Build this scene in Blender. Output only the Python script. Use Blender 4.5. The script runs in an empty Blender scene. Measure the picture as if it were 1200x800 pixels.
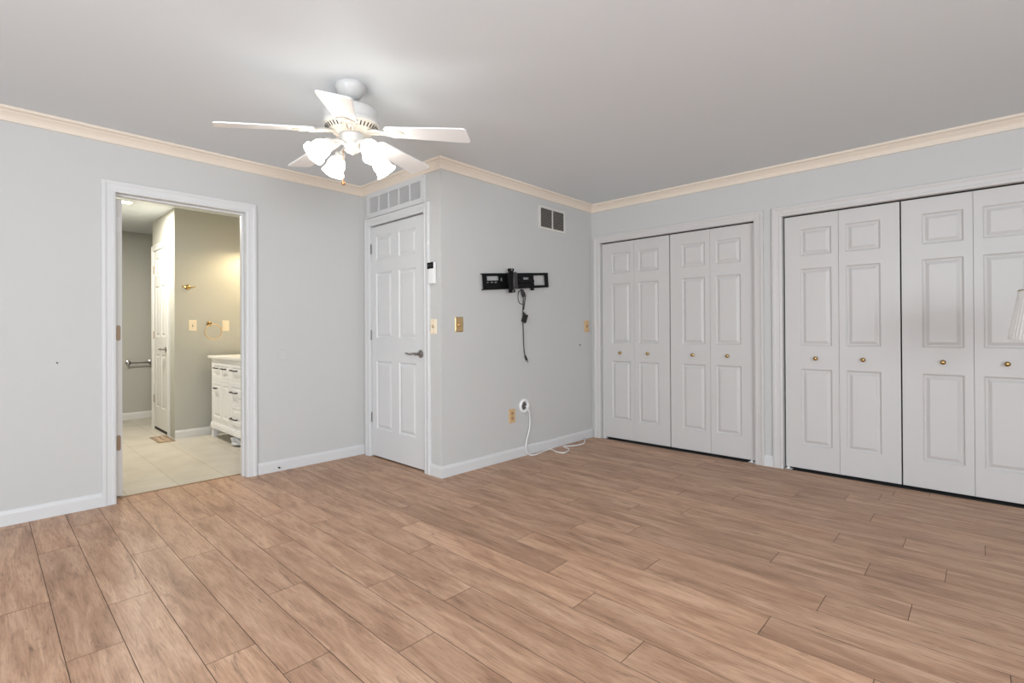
import bpy, bmesh, math, random
from mathutils import Vector, Matrix
random.seed(7)
S = bpy.context.scene
COL = S.collection
PI = math.pi

# ------------------------------------------------------------------ camera
cam_d = bpy.data.cameras.new('camera'); cam = bpy.data.objects.new('camera', cam_d); COL.objects.link(cam)
YAW, PIT, ROL = 0.815322134, 0.00359373126, -0.00527894324
F = Vector((math.sin(YAW)*math.cos(PIT), math.cos(YAW)*math.cos(PIT), math.sin(PIT)))
Rv = Vector((math.cos(YAW), -math.sin(YAW), 0)); Uv = Rv.cross(F)
R2 = Rv*math.cos(ROL)+Uv*math.sin(ROL); U2 = -Rv*math.sin(ROL)+Uv*math.cos(ROL)
m = Matrix((R2, U2, -F)).transposed().to_4x4(); m.translation = (0, 0, 1.11445883)
cam.matrix_world = m
cam_d.sensor_width = 36; cam_d.lens = 586.321974*36/1200
cam_d.shift_y = -(400-386.326357)/1200
cam_d.clip_start = .02
S.camera = cam

# ------------------------------------------------------------------ light and exposure
S.view_settings.view_transform = 'Standard'; S.view_settings.look = 'None'
S.view_settings.gamma = 1; S.view_settings.use_curve_mapping = False
S.view_settings.exposure = 0.17
W = bpy.data.worlds.new('sky'); S.world = W; W.use_nodes = True
W.node_tree.nodes['Background'].inputs[0].default_value = (.75, .86, 1, 1)
W.node_tree.nodes['Background'].inputs[1].default_value = 1.0
FAN_GLOW = 10
def area(name, loc, direction, sx, sy, power, color=(1, 1, 1), spread=PI):
    d = bpy.data.lights.new(name, 'AREA'); d.shape = 'RECTANGLE'; d.size = sx; d.size_y = sy; d.energy = power; d.color = color
    d.spread = spread
    o = bpy.data.objects.new(name, d); COL.objects.link(o); o.location = loc
    o.rotation_euler = Vector(direction).to_track_quat('-Z', 'Z').to_euler(); return o
area('added_fill_rear', (-2.37, .6, 1.45), (1, 0, .28), 2.3, 1.35, 126, (.925, .985, 1.05))  # unseen fill light added behind the camera to brighten the room
area('added_fill_side', (-.5, -2.97, 1.45), (.16, 1, .28), 2.4, 1.35, 144, (.925, .985, 1.05))  # second added fill, unseen, tilted up to lift ceiling and mount wall
area('recessed_bath_glow', (.99, 6.263, 2.425), (0, 0, -1), .12, .12, 36, (1, .94, .84))

# ------------------------------------------------------------------ materials
def mat(name, col, rough=.5, metal=0, spec=.5, emit=None, bump=0, bscale=200):
    M = bpy.data.materials.new(name); M.use_nodes = True
    nt = M.node_tree; b = nt.nodes['Principled BSDF']
    b.inputs['Base Color'].default_value = (*col, 1); b.inputs['Roughness'].default_value = rough
    b.inputs['Metallic'].default_value = metal; b.inputs['Specular IOR Level'].default_value = spec
    if emit:
        b.inputs['Emission Color'].default_value = (*emit[0], 1); b.inputs['Emission Strength'].default_value = emit[1]
    if bump:
        tc = nt.nodes.new('ShaderNodeTexCoord'); n = nt.nodes.new('ShaderNodeTexNoise'); n.inputs['Scale'].default_value = bscale
        n.inputs['Detail'].default_value = 2
        bp = nt.nodes.new('ShaderNodeBump'); bp.inputs['Strength'].default_value = bump; bp.inputs['Distance'].default_value = .002
        nt.links.new(tc.outputs['Object'], n.inputs['Vector']); nt.links.new(n.outputs['Fac'], bp.inputs['Height'])
        nt.links.new(bp.outputs['Normal'], b.inputs['Normal'])
    return M
M_WALL = mat('wall_paint', (.555, .553, .54), .7, spec=.25, bump=.15, bscale=140)
M_CEIL = mat('ceiling_paint', (.725, .765, .79), .8, spec=.2, bump=.15, bscale=120)
M_TRIM = mat('trim_white', (.645, .65, .65), .38, spec=.4)
M_DOOR = mat('door_white', (.66, .665, .665), .42, spec=.4, bump=.08, bscale=90)
M_CLOSET = mat('closet_door_white', (.58, .565, .55), .42, spec=.4, bump=.08, bscale=90)
M_CROWN = mat('crown_cream', (.76, .675, .575), .5, spec=.3)
M_BATH = mat('bath_paint', (.50, .495, .445), .7, spec=.2, bump=.15, bscale=140)
M_BATHW = mat('bath_trim', (.74, .735, .71), .4)
M_CLOSET_SHADE = mat('closet_shade_black', (.018, .017, .016), .9)  # near-black colour puts the closet's shade into its surfaces
M_SUB = mat('floor_gap', (.07, .045, .03), .9)
M_BLACK = mat('black_metal', (.0035, .0035, .004), .55, spec=.2)
M_GREYMET = mat('grey_metal', (.06, .06, .06), .35, .5)
M_BRASS = mat('brass', (.72, .52, .27), .32, 1)
M_KNOB = mat('antique_brass', (.50, .34, .15), .22, 1)
M_NICKEL = mat('satin_nickel', (.36, .34, .33), .28, 1)
M_TAN = mat('tan_plastic', (.62, .42, .22), .45)
M_TAND = mat('tan_socket', (.42, .27, .13), .5)
M_IVORY = mat('ivory_plastic', (.83, .72, .54), .4)
M_SLOT = mat('slot_dark', (.02, .018, .015), .7)
M_WHITEP = mat('white_plastic', (.80, .80, .79), .35)
M_FAN = mat('fan_white', (.56, .555, .54), .35)
M_FANTRIM = mat('fan_antique', (.60, .56, .49), .4)
M_BLADE = mat('blade_white', (.90, .91, .92), .4, bump=.05, bscale=60)
M_GLOW = mat('lit_glass', (.9, .88, .84), .4, emit=((1, .95, .86), FAN_GLOW))
M_DOWN = mat('lit_lens', (1, 1, 1), .5, emit=((1, .95, .85), 12))
M_VENT = mat('vent_slat', (.30, .28, .25), .5)
M_VENTF = mat('vent_frame', (.66, .64, .60), .5)
M_GRIL = mat('grille_slat', (.72, .72, .72), .5)
M_CHAIN = mat('chain_brass', (.45, .25, .12), .35, .8)
M_CORDB = mat('black_cord', (.012, .011, .010), .5)
M_VAN = mat('vanity_white', (.84, .84, .85), .35)
M_STONE = mat('marble', (.80, .78, .74), .2, bump=0)
M_PULL = mat('dark_pull', (.05, .045, .04), .35, .6)
M_REG = mat('register_brown', (.33, .24, .16), .45, .4)
M_PLAS = mat('plastic_bag', (.55, .56, .58), .4)
M_PLEAT = mat('pleated_fabric', (.86, .85, .83), .85, spec=.1)
M_TAUPE = mat('shade_trim', (.42, .40, .28), .7)
M_THRESH = mat('threshold', (.28, .18, .10), .5)

def wood_mat():
    M = bpy.data.materials.new('laminate_oak'); M.use_nodes = True; nt = M.node_tree; L = nt.links; N = nt.nodes
    b = N['Principled BSDF']
    uv = N.new('ShaderNodeUVMap'); uv.uv_map = 'plank'
    rnd = N.new('ShaderNodeAttribute'); rnd.attribute_name = 'plank_tone'
    def mapping(sx, sy):
        mp = N.new('ShaderNodeMapping'); mp.inputs['Scale'].default_value = (sx, sy, 1); L.new(uv.outputs[0], mp.inputs[0]); return mp
    def noise(mp, sc, det, rough=.55, dist=0):
        n = N.new('ShaderNodeTexNoise'); n.inputs['Scale'].default_value = sc; n.inputs['Detail'].default_value = det
        n.inputs['Roughness'].default_value = rough; n.inputs['Distortion'].default_value = dist
        L.new(mp.outputs[0], n.inputs['Vector']); return n
    def ramp(src, stops):
        r = N.new('ShaderNodeValToRGB'); e = r.color_ramp.elements
        while len(e) > 1: e.remove(e[-1])
        e[0].position = stops[0][0]; e[0].color = (*stops[0][1], 1)
        for p, c in stops[1:]:
            x = e.new(p); x.color = (*c, 1)
        L.new(src, r.inputs[0]); return r
    def mix(kind, fac, a, bb):
        x = N.new('ShaderNodeMix'); x.data_type = 'RGBA'; x.blend_type = kind
        if isinstance(fac, (int, float)): x.inputs[0].default_value = fac
        else: L.new(fac, x.inputs[0])
        L.new(a, x.inputs[6]); L.new(bb, x.inputs[7]); return x.outputs[2]
    g1 = noise(mapping(1.3, 9), 1.6, 5, .6, .9)          # broad figure along the plank
    base = ramp(g1.outputs['Fac'], [(.28, (.29, .162, .100)), (.45, (.425, .252, .160)), (.57, (.505, .315, .207)), (.74, (.60, .395, .272))])
    g2 = noise(mapping(3.2, 60), 3.0, 5, .7, .35)          # fine grain
    fine = ramp(g2.outputs['Fac'], [(.32, (.58, .55, .52)), (.5, (1, 1, 1)), (.72, (1.14, 1.13, 1.12))])
    c = mix('MULTIPLY', .8, base.outputs[0], fine.outputs[0])
    g3 = noise(mapping(1.1, 8), 2.6, 6, .68, 1.9)       # dark greyish streaks and knots
    st = ramp(g3.outputs['Fac'], [(.585, (0, 0, 0)), (.65, (.40, .40, .40)), (.75, (.9, .9, .9))])
    dk = N.new('ShaderNodeRGB'); dk.outputs[0].default_value = (.14, .082, .052, 1)
    c = mix('MIX', st.outputs[0], c, dk.outputs[0])
    tone = ramp(rnd.outputs['Fac'], [(0, (.86, .84, .83)), (.5, (1, 1, 1)), (1, (1.12, 1.10, 1.08))])
    c = mix('MULTIPLY', 1, c, tone.outputs[0])
    L.new(c, b.inputs['Base Color'])
    rr = ramp(g2.outputs['Fac'], [(.2, (.48, .48, .48)), (.8, (.36, .36, .36))]); L.new(rr.outputs[0], b.inputs['Roughness'])
    b.inputs['Specular IOR Level'].default_value = .35
    bp = N.new('ShaderNodeBump'); bp.inputs['Strength'].default_value = .12; bp.inputs['Distance'].default_value = .001
    L.new(g2.outputs['Fac'], bp.inputs['Height']); L.new(bp.outputs['Normal'], b.inputs['Normal'])
    return M
M_WOOD = wood_mat()

def tile_mat():
    M = bpy.data.materials.new('cream_tile'); M.use_nodes = True; nt = M.node_tree; L = nt.links; N = nt.nodes; b = N['Principled BSDF']
    tc = N.new('ShaderNodeTexCoord'); mp = N.new('ShaderNodeMapping')
    mp.inputs['Rotation'].default_value = (0, 0, PI/2); mp.inputs['Location'].default_value = (6.475, -1.0, 0)
    br = N.new('ShaderNodeTexBrick'); br.inputs['Scale'].default_value = 1; br.inputs['Brick Width'].default_value = .61; br.inputs['Row Height'].default_value = .31
    br.inputs['Mortar Size'].default_value = .0025; br.inputs['Color1'].default_value = (.57, .53, .455, 1); br.inputs['Color2'].default_value = (.60, .56, .485, 1)
    br.inputs['Mortar'].default_value = (.38, .34, .27, 1); br.offset = .5
    n = N.new('ShaderNodeTexNoise'); n.inputs['Scale'].default_value = 5; n.inputs['Detail'].default_value = 5
    r = N.new('ShaderNodeValToRGB'); r.color_ramp.elements[0].position = .3; r.color_ramp.elements[0].color = (.88, .87, .85, 1); r.color_ramp.elements[1].position = .7; r.color_ramp.elements[1].color = (1.03, 1.03, 1.03, 1)
    x = N.new('ShaderNodeMix'); x.data_type = 'RGBA'; x.blend_type = 'MULTIPLY'; x.inputs[0].default_value = 1
    L.new(tc.outputs['Object'], mp.inputs[0]); L.new(mp.outputs[0], br.inputs['Vector']); L.new(tc.outputs['Object'], n.inputs['Vector'])
    L.new(n.outputs['Fac'], r.inputs[0]); L.new(br.outputs['Color'], x.inputs[6]); L.new(r.outputs[0], x.inputs[7]); L.new(x.outputs[2], b.inputs['Base Color'])
    b.inputs['Roughness'].default_value = .35
    return M
M_TILE = tile_mat()

# ------------------------------------------------------------------ mesh helpers (everything authored in world coordinates)
class MB:
    def __init__(s): s.bm = bmesh.new()
    def poly(s, pts):
        return s.bm.faces.new([s.bm.verts.new(p) for p in pts])
    def box(s, x0, x1, y0, y1, z0, z1, bev=0):
        x0, x1 = sorted((x0, x1)); y0, y1 = sorted((y0, y1)); z0, z1 = sorted((z0, z1))
        r = bmesh.ops.create_cube(s.bm, size=1); vs = r['verts']
        for v in vs:
            v.co = ((x0+x1)/2+v.co.x*(x1-x0), (y0+y1)/2+v.co.y*(y1-y0), (z0+z1)/2+v.co.z*(z1-z0))
        if bev:
            es = list({e for v in vs for e in v.link_edges})
            bmesh.ops.bevel(s.bm, geom=es, offset=bev, segments=2, affect='EDGES', profile=.5)
        return s
    def obox(s, c, ax, ay, az, hx, hy, hz, bev=0):
        """box with its own axes"""
        r = bmesh.ops.create_cube(s.bm, size=2); vs = r['verts']; ax, ay, az = Vector(ax), Vector(ay), Vector(az); c = Vector(c)
        for v in vs: v.co = c+ax*(v.co.x*hx)+ay*(v.co.y*hy)+az*(v.co.z*hz)
        if bev:
            es = list({e for v in vs for e in v.link_edges})
            bmesh.ops.bevel(s.bm, geom=es, offset=bev, segments=2, affect='EDGES', profile=.5)
        return s
    def lathe(s, c, axis, prof, n=32, rip=None):
        """prof: (radius, distance along axis)"""
        axis = Vector(axis).normalized(); c = Vector(c)
        a = axis.orthogonal().normalized(); b = axis.cross(a)
        rings = []
        for r, h in prof:
            if r < 1e-6: rings.append([s.bm.verts.new(c+axis*h)]); continue
            rr = []
            for i in range(n):
                t = 2*PI*i/n; q = r*(1+(rip(i, h) if rip else 0))
                rr.append(s.bm.verts.new(c+axis*h+(a*math.cos(t)+b*math.sin(t))*q))
            rings.append(rr)
        for A, B in zip(rings, rings[1:]):
            if len(A) == 1 and len(B) == 1: continue
            for i in range(n):
                j = (i+1) % n
                if len(A) == 1: s.bm.faces.new((A[0], B[i], B[j]))
                elif len(B) == 1: s.bm.faces.new((A[i], B[0], A[j]))
                else: s.bm.faces.new((A[i], B[i], B[j], A[j]))
        return s
    def cyl(s, p, q, r, r2=None, n=20):
        p, q = Vector(p), Vector(q); L = (q-p).length; r2 = r if r2 is None else r2
        return s.lathe(p, q-p, [(0, 0), (r, 0), (r2, L), (0, L)], n)
    def tube(s, pts, r, n=10, sub=6):
        P = [Vector(p) for p in pts]
        if sub > 1 and len(P) > 2:
            Q = []
            for i in range(len(P)-1):
                p0 = P[max(i-1, 0)]; p1 = P[i]; p2 = P[i+1]; p3 = P[min(i+2, len(P)-1)]
                for k in range(sub):
                    t = k/sub
                    Q.append(.5*((2*p1)+(p2-p0)*t+(2*p0-5*p1+4*p2-p3)*t*t+(3*p1-p0-3*p2+p3)*t**3))
            P = Q+[P[-1]]
        rings = []; up = Vector((0.13, .21, .97)).normalized()
        for i, p in enumerate(P):
            d = (P[min(i+1, len(P)-1)]-P[max(i-1, 0)]).normalized()
            a = up-d*up.dot(d)
            if a.length < 1e-3: a = d.orthogonal()
            a.normalize(); b = d.cross(a); up = a
            rings.append([s.bm.verts.new(p+(a*math.cos(2*PI*k/n)+b*math.sin(2*PI*k/n))*r) for k in range(n)])
        for A, B in zip(rings, rings[1:]):
            for k in range(n): s.bm.faces.new((A[k], A[(k+1) % n], B[(k+1) % n], B[k]))
        s.bm.faces.new(rings[0][::-1]); s.bm.faces.new(rings[-1])
        return s
    def prism(s, pts, d):
        """closed outline pushed along d"""
        d = Vector(d); A = [s.bm.verts.new(p) for p in pts]; B = [s.bm.verts.new(Vector(p)+d) for p in pts]; n = len(A)
        s.bm.faces.new(A); s.bm.faces.new(B[::-1])
        for i in range(n): s.bm.faces.new((A[i], B[i], B[(i+1) % n], A[(i+1) % n]))
        return s
    def plate(s, outer, holes, f, t):
        """rectangle with rectangular holes; f(a, b, d) -> world; thickness t"""
        a0, a1, b0, b1 = outer
        A = sorted({a0, a1, *[h[0] for h in holes], *[h[1] for h in holes]}); B = sorted({b0, b1, *[h[2] for h in holes], *[h[3] for h in holes]})
        solid = {}
        for i in range(len(A)-1):
            for j in range(len(B)-1):
                ca, cb = (A[i]+A[i+1])/2, (B[j]+B[j+1])/2
                solid[i, j] = not any(h[0] < ca < h[1] and h[2] < cb < h[3] for h in holes)
        V = {}
        def v(i, j, d):
            if (i, j, d) not in V: V[i, j, d] = s.bm.verts.new(f(A[i], B[j], t*d))
            return V[i, j, d]
        for (i, j), ok in solid.items():
            if not ok: continue
            for d in (0, 1): s.bm.faces.new((v(i, j, d), v(i+1, j, d), v(i+1, j+1, d), v(i, j+1, d)))
            for (di, dj, e) in ((-1, 0, ((i, j), (i, j+1))), (1, 0, ((i+1, j), (i+1, j+1))), (0, -1, ((i, j), (i+1, j))), (0, 1, ((i, j+1), (i+1, j+1)))):
                if not solid.get((i+di, j+dj), False):
                    (p, q) = e; s.bm.faces.new((v(*p, 0), v(*q, 0), v(*q, 1), v(*p, 1)))
        return s
    def door(s, w, h, t, panels, f, rec=.009):
        """panelled slab: front at d = 0, back at d = t; f(a, b, d) -> world"""
        A = sorted({0, w, *[p[0] for p in panels], *[p[1] for p in panels]}); B = sorted({0, h, *[p[2] for p in panels], *[p[3] for p in panels]})
        V = {}
        def v(a, b, d):
            k = (round(a, 5), round(b, 5), round(d, 5))
            if k not in V: V[k] = s.bm.verts.new(f(a, b, d))
            return V[k]
        for i in range(len(A)-1):
            for j in range(len(B)-1):
                ca, cb = (A[i]+A[i+1])/2, (B[j]+B[j+1])/2
                hole = any(p[0] < ca < p[1] and p[2] < cb < p[3] for p in panels)
                q = ((A[i], B[j]), (A[i+1], B[j]), (A[i+1], B[j+1]), (A[i], B[j+1]))
                if not hole: s.bm.faces.new([v(*c, 0) for c in q])
                s.bm.faces.new([v(*c, t) for c in q])
        for i in range(len(A)-1):
            for b in (0, h): s.bm.faces.new((v(A[i], b, 0), v(A[i+1], b, 0), v(A[i+1], b, t), v(A[i], b, t)))
        for j in range(len(B)-1):
            for a in (0, w): s.bm.faces.new((v(a, B[j], 0), v(a, B[j+1], 0), v(a, B[j+1], t), v(a, B[j], t)))
        for (a0, a1, b0, b1) in panels:
            prev = None
            for ins, d in ((0, 0), (.004, rec*.55), (.012, rec), (.017, rec), (.036, rec*.18), (.040, rec*.12)):
                ring = [(a0+ins, b0+ins, d), (a1-ins, b0+ins, d), (a1-ins, b1-ins, d), (a0+ins, b1-ins, d)]
                if prev:
                    sa = sorted({x for x in A if prev[0][0]-1e-6 <= x <= prev[1][0]+1e-6})
                    for k in range(4): s.bm.faces.new((v(*prev[k]), v(*prev[(k+1) % 4]), v(*ring[(k+1) % 4]), v(*ring[k])))
                prev = ring
            s.bm.faces.new([v(*q) for q in prev])
        return s
    def sweep(s, path, prof, closed_prof=True, bis=None):
        """profile of (offset to the right of the walk, height) swept along a plan path with mitred corners; path (x, y)"""
        n = len(path); rings = []
        for i, p in enumerate(path):
            p = Vector(p)
            d0 = (p-Vector(path[i-1])).normalized() if i else None
            d1 = (Vector(path[i+1])-p).normalized() if i < n-1 else None
            def right(d): return Vector((d.y, -d.x))
            if d0 is None: nrm = right(d1)
            elif d1 is None: nrm = right(d0)
            else:
                a, b = right(d0), right(d1); nrm = (a+b)/(1+a.dot(b))
            rings.append([s.bm.verts.new((p.x+nrm.x*o, p.y+nrm.y*o, z)) for o, z in prof])
        k = len(prof)
        for A, B in zip(rings, rings[1:]):
            for i in range(k): s.bm.faces.new((A[i], A[(i+1) % k], B[(i+1) % k], B[i]))
        s.bm.faces.new(rings[0]); s.bm.faces.new(rings[-1][::-1])
        return s
    def casing(s, a0, a1, top, w, f, base=0, left=True, right=True):
        """door casing with mitred corners round an opening; f(a, b, d) -> world, d out of the wall"""
        prof = [(0, 0), (0, .011), (.006, .014), (.018, .0155), (.022, .0125), (w*.62, .0145), (w*.75, .019), (w-.004, .019), (w, .015), (w, 0)]
        def ring(corner):
            out = []
            for o, d in prof:
                a, b = corner(o); out.append(s.bm.verts.new(f(a, b, d)))
            return out
        R = []
        if left: R.append(ring(lambda o: (a0-o, base)))
        R.append(ring(lambda o: ((a0-o) if left else a0, top+o))); R.append(ring(lambda o: ((a1+o) if right else a1, top+o)))
        if right: R.append(ring(lambda o: (a1+o, base)))
        k = len(prof)
        for A, B in zip(R, R[1:]):
            for i in range(k): s.bm.faces.new((A[i], A[(i+1) % k], B[(i+1) % k], B[i]))
        s.bm.faces.new(R[0]); s.bm.faces.new(R[-1][::-1])
        return s
    def move(s, M4):
        bmesh.ops.transform(s.bm, matrix=M4, verts=s.bm.verts); return s
    def build(s, name, material, parent=None, smooth=None):
        bmesh.ops.recalc_face_normals(s.bm, faces=s.bm.faces)
        off = Vector((0, 0, 0)); q = parent
        while q: off += q.location; q = q.parent
        if off.length: bmesh.ops.translate(s.bm, verts=s.bm.verts, vec=-off)
        me = bpy.data.meshes.new(name); s.bm.to_mesh(me); s.bm.free()
        me.materials.append(material)
        if smooth:
            me.shade_smooth(); me.set_sharp_from_angle(angle=math.radians(smooth))
        o = bpy.data.objects.new(name, me); COL.objects.link(o)
        if parent: o.parent = parent
        return o
def tag(o, label, cat, group=None, kind=None):
    o['label'] = label; o['category'] = cat
    if group: o['group'] = group
    if kind: o['kind'] = kind
    return o
def thing(name, loc, label, cat, group=None):
    o = bpy.data.objects.new(name, None); COL.objects.link(o); o.location = loc; o.empty_display_size = .05
    return tag(o, label, cat, group)
def struct(o):
    o['kind'] = 'structure'; return o

# ------------------------------------------------------------------ measures of the room
H = 2.44
YL = 4.154     # left wall
XE = 2.414     # wall with the passage door
YM = 3.014     # wall with the television mount
XC = 4.435     # closet wall
XR, YR = -2.4, -3.0   # walls behind the camera
T = .12
YB1, XB2, YB3 = 6.221, 1.404, 8.087   # bathroom walls

# ------------------------------------------------------------------ floor of planks
def make_floor():
    w, Lp = .1597, 1.215; gap = .0011
    joints = {-1: 2.84, 0: 2.274, 1: 2.622, 2: 1.908, 3: 1.67, 4: 2.221, 5: 1.49, 6: 1.967, 7: 1.633, 8: .894, 9: 1.211, 10: 1.475, 11: .61, 12: 1.158, 13: .488, 14: .217, 15: .753, 16: .40, 17: .13, 18: .58, 19: .307, 20: .0, 21: .487, 22: .93, 23: .668}
    bm = bmesh.new(); uvl = bm.loops.layers.uv.new('plank'); tl = bm.faces.layers.float.new('plank_tone')
    def quad(pts, mi, tone=.5, uv=None):
        f = bm.faces.new([bm.verts.new(p) for p in pts]); f.material_index = mi; f[tl] = tone
        if uv:
            for l, u in zip(f.loops, uv): l[uvl].uv = u
    y0, y1 = YR, YL+T; x1 = 5.2
    quad([(XR, y0, -.0025), (x1, y0, -.0025), (x1, y1, -.0025), (XR, y1, -.0025)], 1)
    quad([(XR-.2, y0-.2, -.05), (x1+.1, y0-.2, -.05), (x1+.1, y1, -.05), (XR-.2, y1, -.05)], 1)
    for i in range(-17, 33):
        xa, xb = .196+w*i, .196+w*(i+1)
        if xb < XR or xa > x1: continue
        j = joints.get(i, random.uniform(0, Lp)); ys = [j+Lp*k for k in range(-7, 7)]
        for ya, yb in zip(ys, ys[1:]):
            a, b = max(ya, y0), min(yb, y1)
            if b-a < .01: continue
            xa2, xb2 = max(xa, XR)+gap, min(xb, x1)-gap; a += gap; b -= gap
            ou, ov = random.uniform(0, 60), random.uniform(0, 60); tone = min(1, max(0, random.gauss(.5, .22)))
            P = [(xa2, a), (xb2, a), (xb2, b), (xa2, b)]
            uv = [(y-ya+ou, x-xa+ov) for x, y in P]
            quad([(x, y, 0) for x, y in P], 0, tone, uv)
            for k in range(4):
                p, q = P[k], P[(k+1) % 4]
                quad([(*p, 0), (*p, -.0025), (*q, -.0025), (*q, 0)], 1)
    me = bpy.data.meshes.new('floor'); bm.to_mesh(me); bm.free(); me.materials.append(M_WOOD); me.materials.append(M_SUB)
    o = bpy.data.objects.new('floor', me); COL.objects.link(o); struct(o)
make_floor()
o = MB().box(.2, 3.0, YL+T, 8.3, -.05, 0).build('floor', M_TILE); struct(o); o.name = 'floor_bathroom'
struct(MB().box(.60, 1.42, YL+T-.006, YL+T+.010, -.002, .006, .002).build('trim_threshold', M_THRESH))

# ------------------------------------------------------------------ ceiling and walls
struct(MB().box(XR-T, 5.3, YR-T, 8.3, H, H+.1).build('ceiling', M_CEIL))
BO = (.609, 1.405, 2.045)             # bathroom opening
b = MB(); b.box(XR-T, BO[0]-.018, YL, YL+T, 0, H); b.box(BO[1]+.018, 5.3, YL, YL+T, 0, H); b.box(BO[0]-.018, BO[1]+.018, YL, YL+T, BO[2]+.018, H)
struct(b.build('wall_left', M_WALL))
EO = (3.222, 4.028, 2.066)            # passage opening
b = MB(); b.box(XE, XE+T, YM, EO[0]-.018, 0, H); b.box(XE, XE+T, EO[1]+.018, YL, 0, H); b.box(XE, XE+T, EO[0]-.018, EO[1]+.018, EO[2]+.018, H)
struct(b.build('wall_entry', M_WALL))
struct(MB().box(XE+T, XC+T, YM, YM+T, 0, H).build('wall_back', M_WALL))
C1 = (1.392, 2.908); C2 = (-.335, 1.177); CT = 2.03
b = MB(); b.box(XC, XC+T, C1[1]+.0, YM, 0, H); b.box(XC, XC+T, C2[1], C1[0], 0, H); b.box(XC, XC+T, YR-T, C2[0], 0, H)
b.box(XC, XC+T, C1[0], C1[1], CT, H); b.box(XC, XC+T, C2[0], C2[1], CT, H)
struct(b.build('wall_right', M_WALL))
# closet interior and hall shell
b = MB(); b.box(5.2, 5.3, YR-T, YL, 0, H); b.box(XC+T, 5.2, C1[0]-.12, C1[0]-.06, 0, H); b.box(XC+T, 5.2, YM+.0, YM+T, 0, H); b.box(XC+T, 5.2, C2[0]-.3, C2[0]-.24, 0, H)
struct(b.build('wall_closet', M_CLOSET_SHADE))
struct(MB().box(XC+.001, 5.2, YR, YM, -.004, .003).build('floor_closet_shade', M_CLOSET_SHADE))  # black slab painted as shade, so the gap under the doors stays dark
# walls behind the camera; their unseen windows are added, placed to light the room
WR = (-.6, 1.8, .75, 2.15); WS = (-1.75, .75, .75, 2.15)
b = MB(); b.box(XR-T, XR, YR-T, WR[0], 0, H); b.box(XR-T, XR, WR[1], YL, 0, H); b.box(XR-T, XR, WR[0], WR[1], 0, WR[2]); b.box(XR-T, XR, WR[0], WR[1], WR[3], H)
struct(b.build('wall_rear', M_WALL))
b = MB(); b.box(XR, WS[0], YR-T, YR, 0, H); b.box(WS[1], XC, YR-T, YR, 0, H); b.box(WS[0], WS[1], YR-T, YR, 0, WS[2]); b.box(WS[0], WS[1], YR-T, YR, WS[3], H)
struct(b.build('wall_side', M_WALL))
def added_window(n, f, w, h):
    b = MB().plate((0, w, 0, h), [(.05, w/2-.03, .05, h/2-.02), (w/2+.03, w-.05, .05, h/2-.02), (.05, w/2-.03, h/2+.02, h-.05), (w/2+.03, w-.05, h/2+.02, h-.05)], f, .05)
    struct(b.build(f'added_window_{n}', M_TRIM))
added_window(1, lambda a, b_, d: (XR-.08-d, WR[0]+a, WR[2]+b_), WR[1]-WR[0], WR[3]-WR[2])
added_window(2, lambda a, b_, d: (WS[0]+a, YR-.08-d, WS[2]+b_), WS[1]-WS[0], WS[3]-WS[2])
# bathroom walls
struct(MB().box(XB2, 2.9, YB1, 7.2, 0, H).build('wall_bath_ring', M_BATH))
struct(MB().box(.3, 2.9, YB3, YB3+.1, 0, H).build('wall_bath_far', M_BATH))
struct(MB().box(.3, .40, YL+T, YB3, 0, H).build('wall_bath_left', M_BATH))
b = MB(); b.box(2.27, 2.4, YL+T, YB1, 0, H); b.box(2.8, 2.9, 7.2, YB3, 0, H)
struct(b.build('wall_bath_right', M_BATH))

# ------------------------------------------------------------------ trim
CH, CP = .078, .052
crown = [(0, H-CH), (.010, H-CH), (.012, H-CH+.014), (.007, H-CH+.017), (.010, H-CH+.026), (.018, H-CH+.038), (.032, H-.026), (.036, H-.020), (.045, H-.018), (CP, H-.012), (CP, H), (0, H)]
for n, path in (('trim_crown_left', [(XR, YL), (XE, YL), (XE, YM), (XC, YM), (XC, YR)]),):
    struct(MB().sweep(path, crown).build(n, M_CROWN))
BH = .088
base = [(0, 0), (.014, 0), (.014, BH-.022), (.011, BH-.012), (.006, BH), (0, BH)]
fL = lambda a, b_, d: (a, YL-d, b_)
fE = lambda a, b_, d: (XE-d, a, b_)
fM = lambda a, b_, d: (a, YM-d, b_)
fC = lambda a, b_, d: (XC-d, a, b_)
CW = .070
b = MB(); b.sweep([(XR, YL), (BO[0]-CW, YL)], base); b.sweep([(BO[1]+CW+.012, YL), (XE, YL)], base)
struct(b.build('baseboard_left', M_TRIM))
b = MB(); b.sweep([(XE, EO[0]-CW), (XE, YM), (XC-.0, YM)], base)
struct(b.build('baseboard_back', M_TRIM))
b = MB(); b.sweep([(XC, C1[0]-CW), (XC, C2[1]+CW)], base); b.sweep([(XC, C2[0]-CW), (XC, YR)], base)
struct(b.build('baseboard_right', M_TRIM))
b = MB(); b.sweep([(XB2-.0, 6.221), (2.27, 6.221)], base); b.sweep([(.40, YB3), (2.8, YB3)], base)
struct(b.build('baseboard_bathroom', M_BATHW))
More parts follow.
